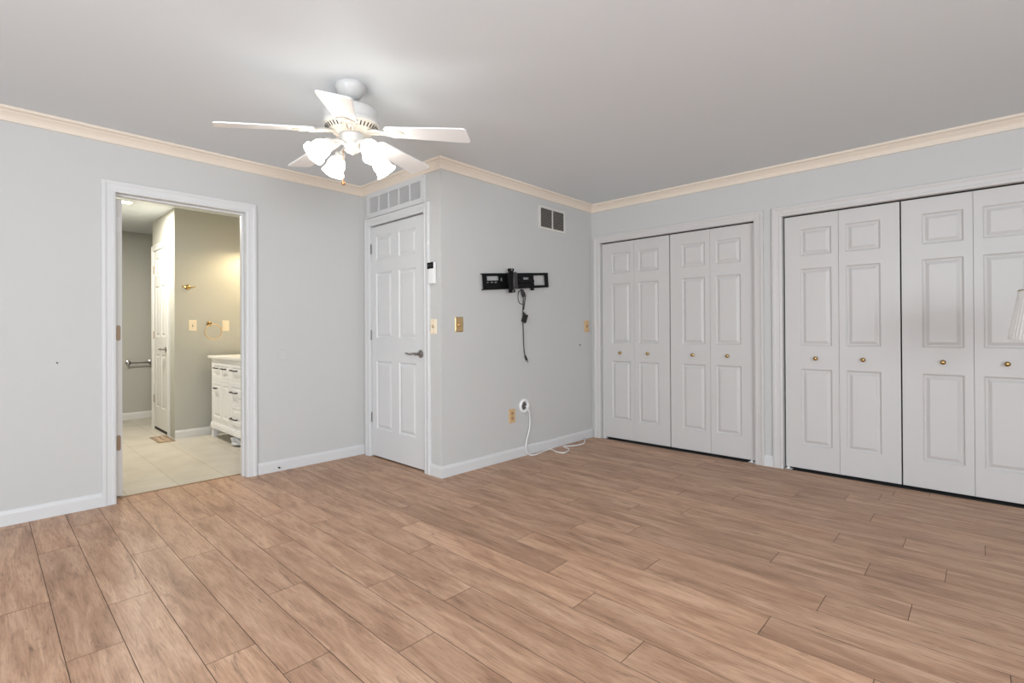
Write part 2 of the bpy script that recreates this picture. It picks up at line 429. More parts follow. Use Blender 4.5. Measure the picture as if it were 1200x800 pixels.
# casings
struct(MB().casing(BO[0], BO[1]+.004, BO[2], CW+.004, fL).build('trim_bathroom_casing', M_TRIM))
struct(MB().casing(EO[0], EO[1], EO[2], CW, fE).build('trim_entry_casing', M_TRIM))
struct(MB().casing(C1[0], C1[1], CT, CW+.006, fC).build('trim_closet_casing_far', M_CLOSET))
struct(MB().casing(C2[0], C2[1], CT, CW+.006, fC).build('trim_closet_casing_near', M_CLOSET))
def jamb(name, a0, a1, top, f, depth, m, t=.018):
    b = MB()
    def bx(aa, ab, ba, bb, da, db):
        P = f(aa, ba, da); Q = f(ab, bb, db); b.box(P[0], Q[0], P[1], Q[1], P[2], Q[2])
    bx(a0-t, a0, 0, top+t, 0, -depth); bx(a1, a1+t, 0, top+t, 0, -depth); bx(a0, a1, top, top+t, 0, -depth)
    return struct(b.build(name, m)), bx
jamb('trim_bathroom_jamb', BO[0], BO[1], BO[2], fL, T, M_TRIM)
b = MB(); b.box(BO[0], BO[0]+.0001, YL+.045, YL+.075, 0, BO[2]); b.box(BO[1]-.012, BO[1], YL+.045, YL+.08, 0, BO[2]-.012); b.box(BO[0], BO[1], YL+.045, YL+.08, BO[2]-.012, BO[2])
struct(b.build('trim_bathroom_stop', M_TRIM))
jamb('trim_entry_jamb', EO[0], EO[1], EO[2], fE, T, M_TRIM)

# ------------------------------------------------------------------ passage door (six panels)
def six(w, h, st=.112, mid=.105):
    pw = (w-2*st-mid)/2; cols = ((st, st+pw), (w-st-pw, w-st))
    rows = ((.235, .84), (1.045, 1.62), (1.745, 1.945))
    return [(c[0], c[1], r[0], r[1]) for c in cols for r in rows]
DX = XE+.008
DW, DH = .796, 2.043
dr = thing('door_1', (DX, 3.626, .014), 'white six panel passage door beside the corner below the wide grille', 'door'); dr['kind'] = 'structure'
pl = []
for ya, yb in ((3.700-3.227, 3.943-3.227), (3.352-3.227, 3.594-3.227)):
    for r in ((.243, .846), (1.050, 1.628), (1.742, 1.952)): pl.append((ya, yb, *r))
MB().door(DW, DH, .038, pl, lambda a, b_, d: (DX+d, 3.227+a, .014+b_)).build('door_slab', M_DOOR, dr)
hb = MB().lathe((DX, 3.287, .94), (-1, 0, 0), [(0, 0), (.033, 0), (.033, .006), (.026, .011), (.012, .013), (.011, .045), (.014, .05), (.013, .058), (0, .06)], 28)
hb.tube([(DX-.052, 3.287, .94), (DX-.056, 3.32, .943), (DX-.052, 3.36, .936), (DX-.05, 3.40, .939), (DX-.052, 3.418, .944)], .0085)
hb.build('lever_handle', M_NICKEL, dr, 40)
MB().obox((DX+.015, 3.2262, .94), (1, 0, 0), (0, 1, 0), (0, 0, 1), .012, .001, .03).build('latch_plate', M_NICKEL, dr)
for z in (1.865, 1.09, .352):
    hg = MB().cyl((XE-.004, 4.036, z-.045), (XE-.004, 4.036, z+.045), .0075, n=14); hg.lathe((XE-.004, 4.036, z+.045), (0, 0, 1), [(0.0075, 0), (.009, .003), (.005, .009), (0, .011)], 12)
    hg.box(XE+.0, XE+.004, 4.012, 4.036, z-.043, z+.043)
    hg.build('hinge', M_NICKEL, dr, 40)

# bathroom door swung open, seen on its hinge edge
d2 = thing('door_2', (.645, 4.30, .012), 'white bathroom door swung open, seen edge on with brown hinges', 'door'); d2['kind'] = 'structure'
MB().door(.76, 2.02, .035, six(.76, 2.02), lambda a, b_, d: (.6625-d, 4.285+a, .012+b_)).build('door_slab', M_BATHW, d2)
for z in (1.8575, 1.119, .372):
    hp = MB(); P = []
    x0, x1, z0, z1, r = .630, .6535, z-.052, z+.052, .011
    for cx, cz, a0 in ((x1-r, z1-r, 0), (x0+r, z1-r, 90), (x0+r, z0+r, 180), (x1-r, z0+r, 270)):
        for k in range(5):
            a = math.radians(a0+k*22.5); P.append((cx+r*math.cos(a), 4.2855, cz+r*math.sin(a)))
    hp.prism(P, (0, -.003, 0))
    for k in (-.03, .0, .03): hp.cyl((.642, 4.2835, z+k), (.642, 4.2815, z+k), .003, n=8)
    h_ = hp.build('hinge', M_REG if z < 1.5 else M_WHITEP, d2)
    if z > 1.5: h_['label'] = 'white painted hinge'

# bathroom linen door with its casing
struct(MB().casing(6.478, 7.105, 2.075, .068, lambda a, b_, d: (XB2-d, a, b_)).build('trim_linen_casing', M_BATHW))
d3 = thing('door_3', (XB2, 6.79, .035), 'narrow white panelled closet door inside the bathroom', 'door'); d3['kind'] = 'structure'
MB().door(.62, 2.03, .006, six(.62, 2.03, .10, .09), lambda a, b_, d: (XB2-.007+d, 6.482+a, .035+b_), .005).build('door_slab', M_BATHW, d3)
MB().box(XB2-.001, XB2+.01, 6.482, 7.10, .0, .036).build('door_gap_shade', M_SLOT, d3)  # black strip standing in for the shade below the door
hb = MB().lathe((XB2-.007, 6.545, .94), (-1, 0, 0), [(0, 0), (.03, 0), (.03, .006), (.012, .012), (.011, .045), (0, .05)], 20)
hb.tube([(XB2-.05, 6.545, .94), (XB2-.053, 6.60, .943), (XB2-.05, 6.66, .938)], .009)
hb.build('lever_handle', M_NICKEL, d3, 40)
for z in (1.86, 1.10, .355):
    MB().box(XB2-.012, XB2-.006, 7.085, 7.115, z-.045, z+.045, .002).build('hinge', M_REG, d3)

# ------------------------------------------------------------------ closet bifold doors
LH, LB = 2.000, .020
LX = XC+.028
def leaf_panels(w, lead):
    a, b_ = (lead, w-lead)
    return [(a, b_, .188, .788), (a, b_, .970, 1.578), (a, b_, 1.682, 1.892)]
def knob(mbase, y, z):
    return mbase.lathe((LX, y, z), (-1, 0, 0), [(0, 0), (.010, 0), (.010, .003), (.006, .006), (.0055, .012), (.010, .016), (.0155, .022), (.016, .028), (.012, .034), (.005, .037), (0, .0375)], 20)
def bifold(y_hi, y_lo, label, near_open, zk=.893, skew=0):
    """pair of leaves; y_hi is the left edge in the picture"""
    mid = (y_hi+y_lo)/2
    t = thing('bifold_door', (LX, mid, LB), label, 'closet door', 'bifold closet doors'); t['kind'] = 'thing'
    for k, (a, b_) in enumerate(((mid+.001, y_hi), (y_lo, mid-.001))):
        w = b_-a
        # panel sits a little nearer to the folding edge, as moulded leaves do
        pan = [(.074 if k else .040, w-.040 if k else w-.112, *r) for r in ((.188, .788), (.970, 1.578), (1.682, 1.892))]
        pan = [((.112 if k == 1 else .046), (w-.046 if k == 1 else w-.112), r0, r1) for _, _, r0, r1 in pan]
        lf = MB().door(w, LH, .032, pan, lambda u, v, d, a=a: (LX+d, a+u, LB+v), .012).build('leaf', M_CLOSET, t)
        kc = a+(pan[0][0]+pan[0][1])/2
        knob(MB(), kc+(.0 if k else .0), zk).build('knob', M_KNOB, lf, 40)
    return t
bf = []
bf.append(bifold(2.902, 2.157, 'white bifold closet door nearest the room corner, first of the four', 0))
bf.append(bifold(2.148, 1.398, 'white bifold closet door left of the post between the closets, second of the four', 0))
bf.append(bifold(1.166, .427, 'white bifold closet door right of the post between the closets, third of the four', 0))
bf.append(bifold(.418, -.329, 'white bifold closet door behind the pleated lamp shade, at right edge', 0))
for t, ya, yb in ((bf[1], 1.398, 1.45), (bf[2], 1.12, 1.170), (bf[0], 2.85, 2.90)):
    br = MB().box(XC+.002, XC+.05, ya, yb, .003, .006); br.box(XC+.012, XC+.05, ya+.02, ya+.035, .006, LB-.0002)
    br.build('pivot_bracket', M_WHITEP, t)
b = MB()
for c in (C1, C2): b.box(XC+.028, XC+.058, c[0], c[1], CT-.004, CT+.0)
struct(b.build('trim_closet_track', M_SLOT))

# ------------------------------------------------------------------ grille above the passage door
g = thing('return_air_grille', (XE, 3.635, 2.15), 'wide white five section air grille above the passage door', 'air grille')
secs = [(3.259, 3.392), (3.408, 3.545), (3.561, 3.698), (3.714, 3.868), (3.878, 4.022)]
secs = [(3.259+.1546*k, 3.259+.1546*k+.1396) for k in range(5)]
MB().plate((3.208, 4.068, 2.142, 2.362), [(a, b_, 2.183, 2.320) for a, b_ in secs], lambda a, b_, d: (XE-.012+d, a, b_), .012).build('frame', M_TRIM, g)
MB().box(XE-.0016, XE-.0004, 3.25, 4.03, 2.175, 2.325).build('backing', mat('grille_backing', (.40, .40, .40), .8), g)
for a, b_ in secs:
    s_ = MB()
    n = 17
    for k in range(n):
        y = a+(k+.5)*(b_-a)/n; s_.obox((XE-.005, y, 2.2515), (.8, .6, 0), (-.6, .8, 0), (0, 0, 1), .0045, .0008, .0685)
    s_.build('louver_bank', M_GRIL, g)
for y in (3.23, 4.046): MB().lathe((XE-.012, y, 2.162), (-1, 0, 0), [(.005, 0), (.004, .002), (0, .0025)], 10).build('screw', M_NICKEL, g)

# ------------------------------------------------------------------ vent on the back wall
v = thing('wall_vent', (3.77, YM, 2.187), 'small square grey louvred vent high on the back wall', 'air vent')
MB().plate((3.572, 3.968, 2.078, 2.296), [(3.594, 3.763, 2.098, 2.276), (3.777, 3.946, 2.098, 2.276)], lambda a, b_, d: (a, YM-.008+d, b_), .008).build('frame', M_VENTF, v)
MB().box(3.59, 3.95, YM-.0016, YM-.0004, 2.094, 2.28).build('backing', M_SLOT, v)
for a, b_ in ((3.594, 3.763), (3.777, 3.946)):
    s_ = MB()
    for k in range(15):
        z = 2.098+(k+.5)*.178/15; s_.obox(((a+b_)/2, YM-.005, z), (1, 0, 0), (0, .75, .66), (0, -.66, .75), (b_-a)/2, .0042, .0012)
    s_.build('louver_bank', M_VENT, v)

# ------------------------------------------------------------------ television mount
t = thing('tv_wall_mount', (3.25, YM, 1.562), 'black articulated television mount fixed to the back wall, hanging slightly crooked', 'tv mount')
ROLL = math.radians(5.0); MC = Vector((3.25, 0, 1.5625))
def rl(u, v, d):   # u along the plate from its middle, v up, d out of the wall
    return (MC.x+u*math.cos(ROLL)-v*math.sin(ROLL), YM-d, MC.z+u*math.sin(ROLL)+v*math.cos(ROLL))
ax_u = (math.cos(ROLL), 0, math.sin(ROLL)); ax_v = (-math.sin(ROLL), 0, math.cos(ROLL)); ax_d = (0, -1, 0)
hu, hv = .425, .068
holes = [(-.378, -.238, .008, .046), (-.382, -.352, -.012, -.002), (-.338, -.300, -.012, -.002), (-.290, -.252, -.012, -.002), (-.215, -.188, .000, .030), (.072, .155, .010, .030), (.214, .376, -.046, .046)]
MB().plate((-hu, hu, -hv, hv), holes, lambda a, b_, d: rl(a, b_, .022+d), .006).build('wall_plate', M_BLACK, t)
MB().plate((-hu, hu, hv-.008, hv), [], lambda a, b_, d: rl(a, b_, .001+d), .021).build('flange', M_BLACK, t)
MB().plate((-hu, hu, -hv, -hv+.008), [], lambda a, b_, d: rl(a, b_, .001+d), .021).build('flange', M_BLACK, t)
# folded arms in front of the plate, pivot drum, head bracket
MB().obox(rl(.035, -.008, .047), ax_u, ax_v, ax_d, .150, .016, .014, .005).build('arm', M_BLACK, t)
MB().obox(rl(.02, -.044, .047), ax_u, ax_v, ax_d, .165, .018, .014, .005).build('arm', M_BLACK, t)
d_ = MB().lathe(rl(-.095, -.072, .052), ax_v, [(0, 0), (.040, 0), (.043, .004), (.043, .140), (.040, .144), (0, .144)], 28)
d_.build('pivot_drum', M_GREYMET, t, 40)
hd = MB().obox(rl(-.150, 0, .085), ax_u, (0, 0, 1), ax_d, .026, .104, .006, .004)
hd.obox(rl(-.150, .09, .09), ax_u, (0, 0, 1), ax_d, .032, .012, .010, .003); hd.obox(rl(-.150, -.09, .09), ax_u, (0, 0, 1), ax_d, .032, .012, .010, .003)
hd = hd.build('head_bracket', M_BLACK, t)
for s in (-1, 1): MB().lathe(rl(-.150, .09*s, .10), ax_d, [(0.008, 0), (.008, .004), (.004, .006), (0, .006)], 12).build('bolt', M_NICKEL, hd, 40)
MB().lathe(rl(.168, -.078, .045), ax_v, [(0, -.014), (.016, -.012), (.018, 0), (.016, .012), (0, .016)], 16).build('knob', M_BLACK, t, 40)

# black cord hanging below the mount
c = thing('power_cord', (3.33, YM-.012, 1.48), 'thin black power cord dangling from the television mount', 'cord')
y = YM-.014
b = MB().tube([(3.312, y, 1.495), (3.318, y-.01, 1.45), (3.334, y, 1.40), (3.332, y, 1.34), (3.328, y, 1.27), (3.332, y, 1.14), (3.337, y, 1.02), (3.343, y, .94), (3.355, y, .896)], .0042)
b.tube([(3.30, y, 1.485), (3.262, y-.008, 1.46), (3.258, y-.008, 1.40), (3.285, y-.004, 1.365), (3.325, y, 1.36)], .003)
b.tube([(3.325, y-.008, 1.48), (3.350, y-.012, 1.44), (3.345, y-.008, 1.38), (3.333, y-.006, 1.31)], .0045)
b.build('cable', M_CORDB, c, 60)
MB().tube([(3.305, y-.012, 1.49), (3.312, y-.016, 1.455), (3.322, y-.014, 1.425)], .013).build('cable_bundle', M_CORDB, c, 60)
MB().obox((3.345, y-.006, 1.235), (.93, 0, -.36), (.36, 0, .93), (0, 1, 0), .018, .034, .010, .006).cyl((3.335, y-.006, 1.27), (3.333, y-.004, 1.29), .007).build('plug', M_CORDB, c)
MB().cyl((3.355, y, .896), (3.378, y, .858), .008, .010).build('connector', M_CORDB, c, 40)
MB().cyl((3.378, y, .858), (3.392, y, .838), .006).build('connector_tip', M_NICKEL, c, 40)

# ------------------------------------------------------------------ plates on the walls
def wall_plate(name, label, cat, group, f, a0, a1, z0, z1, m, d=.006):
    cx, cz = (a0+a1)/2, (z0+z1)/2
    t = thing(name, f(cx, cz, 0), label, cat, group)
    w, h = a1-a0, z1-z0
    b = MB(); k = .006
    lo = [f(a0, z0, 0), f(a1, z0, 0), f(a1, z1, 0), f(a0, z1, 0)]; mi = [f(a0, z0, d*.5), f(a1, z0, d*.5), f(a1, z1, d*.5), f(a0, z1, d*.5)]; hi = [f(a0+k, z0+k, d), f(a1-k, z0+k, d), f(a1-k, z1-k, d), f(a0+k, z1-k, d)]
    R = [[b.bm.verts.new(p) for p in r] for r in (lo, mi, hi)]
    for A, B in zip(R, R[1:]):
        for i in range(4): b.bm.faces.new((A[i], A[(i+1) % 4], B[(i+1) % 4], B[i]))
    b.bm.faces.new(R[0]); b.bm.faces.new(R[2])
    b.build('cover_plate', m, t)
    return t, cx, cz
def toggle(t, f, cx, cz, m, d=.006):
    P = f(cx, cz-.008, d); n = Vector(f(0, 0, 1))-Vector(f(0, 0, 0))
    sl = MB().prism([f(cx-.005, cz-.012, d), f(cx+.005, cz-.012, d), f(cx+.005, cz+.012, d), f(cx-.005, cz+.012, d)], n*.001).build('slot', M_SLOT, t)
    MB().prism([f(cx-.004, cz-.004, d), f(cx+.004, cz-.004, d), f(cx+.004, cz+.006, d), f(cx-.004, cz+.006, d)], n*.013+Vector((0, 0, .004))).build('toggle', m, t)
def screws(t, f, cx, zs, m, d=.006):
    n = Vector(f(0, 0, 1))-Vector(f(0, 0, 0))
    for z in zs: MB().lathe(f(cx, z, d), n, [(.0035, -.001), (.0035, .0006), (.002, .0012), (0, .0012)], 10).build('screw', m, t)
t, cx, cz = wall_plate('light_switch', 'shiny brass light switch plate on the back wall, near the outside corner', 'light switch', None, fM, 2.547, 2.631, 1.115, 1.232, M_BRASS)
MB().lathe(fM(cx, cz-.004, .006), (0, -1, 0), [(0, 0), (.013, 0), (.013, .004), (.011, .012), (.009, .015), (0, .016)], 20).build('dimmer_knob', M_BRASS, t, 40); screws(t, fM, cx, (cz-.045, cz+.045), M_BRASS)
t, cx, cz = wall_plate('light_switch', 'tan light switch on the white strip right of the passage door', 'light switch', None, fE, 3.071, 3.146, 1.099, 1.215, M_IVORY)
toggle(t, fE, cx, cz, M_TAN); screws(t, fE, cx, (cz-.045, cz+.045), M_TAN)
t, cx, cz = wall_plate('light_switch', 'brown tan switch plate on the back wall close to the closets', 'light switch', None, fM, 4.292, 4.375, 1.105, 1.226, M_TAN)
toggle(t, fM, cx, cz, M_TAND); screws(t, fM, cx, (cz-.045, cz+.045), M_TAND)
t, cx, cz = wall_plate('wall_outlet', 'tan duplex wall outlet low on the back wall left of the cable ring', 'outlet', None, fM, 3.152, 3.233, .315, .437, M_TAN)
for s in (-1, 1):
    so = MB().lathe(fM(cx, cz+.0225*s, .005), (0, -1, 0), [(0, 0), (.017, 0), (.016, .0025), (0, .0025)], 20).build('socket', M_TAND, t, 40)
    for q in (-.006, .006): MB().box(cx+q-.001, cx+q+.001, YM-.0083, YM-.0072, cz+.0225*s-.002, cz+.0225*s+.006).build('slot', M_SLOT, so)
screws(t, fM, cx, (cz,), M_NICKEL)

# remote in its holder on the strip beside the passage door
t = thing('fan_remote', (XE, 3.105, 1.565), 'white fan remote with a black top in a holder right of the passage door', 'remote')
MB().box(XE-.006, XE, 3.074, 3.140, 1.49, 1.60, .002).build('holder', M_WHITEP, t)
MB().box(XE-.030, XE-.006, 3.066, 3.140, 1.488, 1.655, .006).build('remote_body', M_WHITEP, t)
f_ = MB().box(XE-.0335, XE-.029, 3.072, 3.146, 1.604, 1.653, .001).build('button_face', M_BLACK, t)
for dy in (-.014, .014): MB().lathe((XE-.0335, 3.109+dy, 1.629), (-1, 0, 0), [(0.008, 0), (.008, .002), (0, .0025)], 14).build('button', M_GREYMET, f_)

# cable ring and white cable
t = thing('cable_grommet', (3.350, YM, .447), 'round white cable ring low on the back wall right of the outlet', 'cable grommet')
MB().lathe((3.350, YM, .447), (0, -1, 0), [(.036, 0), (.062, 0), (.064, .006), (.062, .014), (.054, .019), (.045, .018), (.038, .010), (.036, 0)], 36).build('ring', M_WHITEP, t, 50)
MB().lathe((3.350, YM-.0005, .447), (0, -1, 0), [(0, 0), (.040, 0), (.040, .001), (0, .001)], 28).build('cable_hole', mat('hole_grey', (.12, .11, .10), .8), t)
t = thing('coaxial_cable', (3.42, YM-.1, 0), 'white cable hanging from the round wall ring and curling along the floor', 'cable')
z = .0058
MB().tube([(3.352, YM-.020, .447), (3.362, YM-.034, .430), (3.384, YM-.034, .392), (3.400, YM-.025, .352), (3.408, YM-.022, .290), (3.395, YM-.022, .225), (3.362, YM-.024, .146), (3.342, YM-.027, .080), (3.352, YM-.035, .030), (3.385, YM-.045, z), (3.42, 2.944, z), (3.535, 2.961, z), (3.667, 2.985, z), (3.682, 2.960, z), (3.638, 2.874, z), (3.645, 2.801, z), (3.724, 2.806, z), (3.80, 2.852, z), (3.829, 2.915, z), (3.855, 2.955, z), (3.914, 2.915, z), (3.997, 2.883, z), (4.10, 2.89, z), (4.206, 2.955, z), (4.24, 2.982, z+.004)], .0056, n=10, sub=8).build('cable', M_WHITEP, t, 60)
MB().cyl((4.235, 2.977, z+.003), (4.252, 2.990, z+.008), .006).build('connector', M_NICKEL, t, 40)

# small marks and fittings on the walls
o = MB().lathe((1.679, YL, .935), (0, -1, 0), [(0, 0), (.044, 0), (.044, .003), (.040, .006), (.026, .004), (.012, .007), (0, .008)], 32).build('wall_bumper', mat('bumper_grey', (.56, .56, .55), .5), None, 40)
tag(o, 'round pale door bumper on the left wall beside the bathroom doorway', 'door bumper')
o = MB().lathe((.322, YL, .937), (0, -1, 0), [(0, -.005), (.0045, 0), (.0045, .004), (0, .005)], 10).build('nail', M_SLOT)
tag(o, 'small dark nail in the left wall, left of the bathroom doorway', 'nail')
o = MB().lathe((4.214, YM, .974), (0, -1, 0), [(0, -.005), (.009, 0), (.009, .004), (.005, .008), (0, .009)], 12).build('screw_anchor', M_GREYMET)
tag(o, 'small dark screw anchor on the back wall below the corner switch', 'screw')
t = thing('door_stop', (1.642, YL-.014, .03), 'tiny dark door stop on the baseboard right of the bathroom doorway', 'door stop')
MB().cyl((1.642, YL-.014, .032), (1.642, YL-.03, .032), .006, n=12).build('stem', M_NICKEL, t, 40)
MB().cyl((1.642, YL-.03, .032), (1.642, YL-.038, .032), .0065, n=12).build('rubber_tip', M_SLOT, t, 40)

# ------------------------------------------------------------------ ceiling fan
fan = thing('ceiling_fan', (1.366, 2.470, H), 'white five blade ceiling fan with four lit tulip glass shades', 'ceiling fan')
TX, TY = .05218, .03089
axis = Vector((-TX, -TY, 1)).normalized()
PIV = Vector((1.366, 2.470, 2.37))
def on_axis(z):   # point on the (slightly leaning) axis
    k = (z-PIV.z)/axis.z; return PIV+axis*k
MB().lathe((1.366, 2.470, H), (0, 0, -1), [(0, 0), (.078, 0), (.080, .006), (.078, .020), (.066, .044), (.050, .060), (.036, .068), (.020, .072), (0, .072)], 40).build('canopy', M_FAN, fan, 40)
dw = on_axis(2.385)
rod = MB().lathe(dw, -axis, [(0, 0), (.020, 0), (.020, .03), (.030, .034), (.034, .046), (.030, .06), (0, .062)], 24).build('downrod', M_FAN, fan, 40)
for k in range(4):
    a = k*PI/2+.4; p = on_axis(2.345)+Vector((math.cos(a), math.sin(a), 0))*.031
    MB().lathe(p, (math.cos(a), math.sin(a), 0), [(.005, 0), (.005, .003), (0, .004)], 10).build('screw', M_SLOT, rod)
mt = on_axis(2.335)
motor = MB().lathe(mt, -axis, [(0, 0), (.060, 0), (.110, .010), (.134, .026), (.141, .045), (.141, .085), (.146, .090), (.146, .104), (.140, .108), (0, .108)], 56).build('motor_housing', M_FAN, fan, 35)
rb = MB().lathe(on_axis(2.229), -axis, [(0, 0), (.140, 0), (.138, .008), (.118, .030), (.098, .042), (.092, .046), (0, .046)], 56)
vented = rb.build('vented_flange', M_FANTRIM, fan, 35)
vs = MB()
for k in range(40):
    a = 2*PI*k/40; u = Vector((math.cos(a), math.sin(a), 0)); u = (u-axis*u.dot(axis)).normalized(); w_ = axis.cross(u)
    c_ = on_axis(2.229)-axis*.0198+u*.1292; dirn = (u*-.66-axis*.75).normalized()
    vs.obox(c_, dirn, w_, dirn.cross(w_), .012, .0028, .0012)
vs.build('vent_slots', M_SLOT, vented)
PH, PT, CONE = -3.44906, -.16125, .10443
def blade_frame(k):
    a = PH+2*PI*k/5
    u = Vector((math.cos(a), math.sin(a), -CONE)); v = Vector((-math.sin(a)*math.cos(PT), math.cos(a)*math.cos(PT), math.sin(PT)))
    sh = lambda d: d+Vector((0, 0, TX*d.x+TY*d.y))
    return sh(u), sh(v), sh(u).cross(sh(v)).normalized()
C0 = Vector((1.36501, 2.46228, 2.19826))
for k in range(5):
    u, v, n = blade_frame(k)
    out = []
    r0, r1, w0, w1 = .190, .6386, .054, .0745
    def corner(cr, cv, rad, a0):
        for q in range(7):
            a = math.radians(a0+90*q/6); out.append((cr+rad*math.cos(a), cv+rad*math.sin(a)))
    corner(r1-.022, w1-.022, .022, 0); corner(r0+.03, w0-.03, .03, 90); corner(r0+.03, -w0+.03, .03, 180); corner(r1-.022, -w1+.022, .022, 270)
    bl = MB().prism([C0+u*r+v*w+n*.003 for r, w in out], n*-.006).build('blade', M_BLADE, fan)
    ir = MB()
    # medallion under the blade and curved neck to the motor
    me = []
    for q in range(28):
        a = 2*PI*q/28; rr = .045*(1+.10*math.cos(4*a)); me.append(C0+u*(.235+rr*1.15*math.cos(a))+v*(rr*math.sin(a))-n*.0035)
    ir.prism(me, -n*.005)
    for s in (-1, 1):
        ir.tube([on_axis(2.195)+u*.085+v*.012*s, C0+u*.135+v*.020*s-n*.004, C0+u*.175+v*.010*s-n*.008, C0+u*.205+v*.022*s-n*.008], .0065, sub=5)
    ir.tube([on_axis(2.195)+u*.08, C0+u*.14+n*.002, C0+u*.20-n*.007], .008, sub=5)
    for (rr, vv) in ((.215, .02), (.215, -.02), (.262, 0)): ir.lathe(C0+u*rr+v*vv-n*.0085, -n, [(.006, 0), (.005, .003), (0, .004)], 10)
    ir.build('blade_iron', M_FANTRIM, bl, 40)
# switch housing and light kit
MB().lathe(on_axis(2.183), -axis, [(0, 0), (.062, 0), (.066, .006), (.064, .040), (.052, .048), (.046, .050), (0, .050)], 40).build('switch_housing', M_FAN, fan, 35)
MB().lathe(on_axis(2.133), -axis, [(0, 0), (.040, 0), (.043, .012), (.041, .034), (.030, .046), (.012, .052), (.006, .060), (0, .062)], 36).build('light_hub', M_FAN, fan, 35)
base_a = -YAW
for k in range(4):
    a = base_a+math.radians(47)+k*PI/2
    u = Vector((math.cos(a), math.sin(a), 0)); hub = on_axis(2.115)
    arm = MB().tube([hub+u*.03, hub+u*.07+Vector((0, 0, .012)), hub+u*.115+Vector((0, 0, .004)), hub+u*.138+Vector((0, 0, -.018))], .010, sub=6)
    ax = (u*.72+Vector((0, 0, -.69))).normalized(); s0 = hub+u*.122+Vector((0, 0, .0))
    arm.lathe(s0, ax, [(0, 0), (.020, .002), (.027, .010), (.029, .030), (.026, .034), (0, .034)], 24)
    arm = arm.build('lamp_arm', M_FAN, fan, 40)
    n = 60
    rip = lambda i, h: (.05*math.cos(6*2*PI*i/60)*max(0, (h-.07)/.04) if h > .07 else 0)
    MB().lathe(s0+ax*.026, ax, [(q*.84, h*.84) for q, h in ((.026, 0), (.030, .006), (.044, .022), (.055, .045), (.058, .065), (.058, .085), (.063, .105), (.074, .122), (.071, .122), (.060, .104), (.055, .085), (.055, .065), (.052, .046), (.041, .024), (.0, .010))], n, rip).build('lamp_shade', M_GLOW, arm, 60)
pc = MB(); p0 = on_axis(2.10)+Vector((-.035, .020, 0))
pc.tube([p0, p0+Vector((-.006, .004, -.015)), p0+Vector((-.006, .004, -.17))], .0016, n=6, sub=3)
for q in range(24): pc.lathe(p0+Vector((-.006, .004, -.02-.0062*q)), (0, 0, -1), [(0, 0), (.0026, .0012), (.0026, .003), (0, .0042)], 6)
pc = pc.build('pull_chain', M_CHAIN, fan)
MB().lathe(p0+Vector((-.006, .004, -.168)), (0, 0, -1), [(0, 0), (.005, .002), (.010, .008), (.011, .016), (.007, .024), (0, .026)], 16).build('pull_knob', M_CHAIN, pc, 40)

# ------------------------------------------------------------------ pleated lamp at the right edge
LC = F*0
depth = 2.4; px = 1258.0
lx = F.x*depth+Rv.x*(px-600)/586.32*depth; ly = F.y*depth+Rv.y*(px-600)/586.32*depth
t = thing('floor_lamp', (lx, ly, 0), 'unlit floor lamp whose white pleated shade enters at the right edge', 'lamp')
zb, zt = 1.062, 1.306
shd = MB().lathe((lx, ly, zb), (0, 0, 1), [(.224, 0), (.225, .006), (.186, zt-zb-.006), (.184, zt-zb), (.180, zt-zb), (.220, 0), (.224, 0)], 240, lambda i, h: .005*math.cos(PI*i/2)).build('lamp_shade', M_PLEAT, t)
MB().lathe((lx, ly, zt-.002), (0, 0, 1), [(.1815, 0), (.1875, 0), (.1875, .006), (.1815, .006), (.1815, 0)], 80).build('shade_trim', M_TAUPE, shd)
MB().lathe((lx, ly, 0), (0, 0, 1), [(0, 0), (.096, 0), (.098, .008), (.084, .02), (.03, .034), (.014, .05), (.012, .95), (.018, .97), (.018, 1.08), (0, 1.085)], 36).build('stand', M_BRASS, t, 40)
b = MB(); b.cyl((lx, ly, 1.06), (lx, ly, 1.30), .004)
for k in range(3):
    a = k*2*PI/3; b.tube([(lx, ly, 1.296), (lx+.182*math.cos(a), ly+.182*math.sin(a), 1.302)], .002, n=6, sub=1)
b.build('harp', M_BRASS, t)

# ------------------------------------------------------------------ bathroom things
VX, VD = 1.707, 2.262
va = thing('bathroom_vanity', (1.98, 5.43, 0), 'white bathroom vanity with dark pulls and pale stone top beyond the doorway', 'vanity')
VY0, VY1 = 4.80, 6.06
b = MB().box(VX+.018, VD, VY0, VY1, .125, .845); b.build('cabinet_body', M_VAN, va)
b = MB().plate((VY0, VY1, .165, .845), [(5.735, 6.03, .20, .61), (5.495, 5.725, .20, .61), (5.735, 6.03, .645, .80), (5.495, 5.725, .645, .80), (5.115, 5.455, .645, .80), (5.115, 5.455, .43, .61), (5.115, 5.455, .20, .41), (4.83, 5.085, .20, .61), (4.83, 5.085, .645, .80)], lambda a, b_, d: (VX+d, a, b_), .02)
b.build('face_frame', M_VAN, va)
b = MB().sweep([(VX+.02, VY1+.012), (VX, VY1+.012)][::-1], [(0, .1), (.001, .1), (.001, .1001)]) if False else MB()
b.box(VX-.012, VD, VY0-.012, VY1+.012, .105, .150, .004); b.box(VX-.006, VD, VY0-.006, VY1+.006, .150, .166, .004)
b.build('base_rail', M_VAN, va)
for y in (VY0+.02, VY1-.035):
    for x in (VX+.002, VD-.05): MB().box(x, x+.045, y, y+.045, 0, .106, .004).build('foot', M_VAN, va)
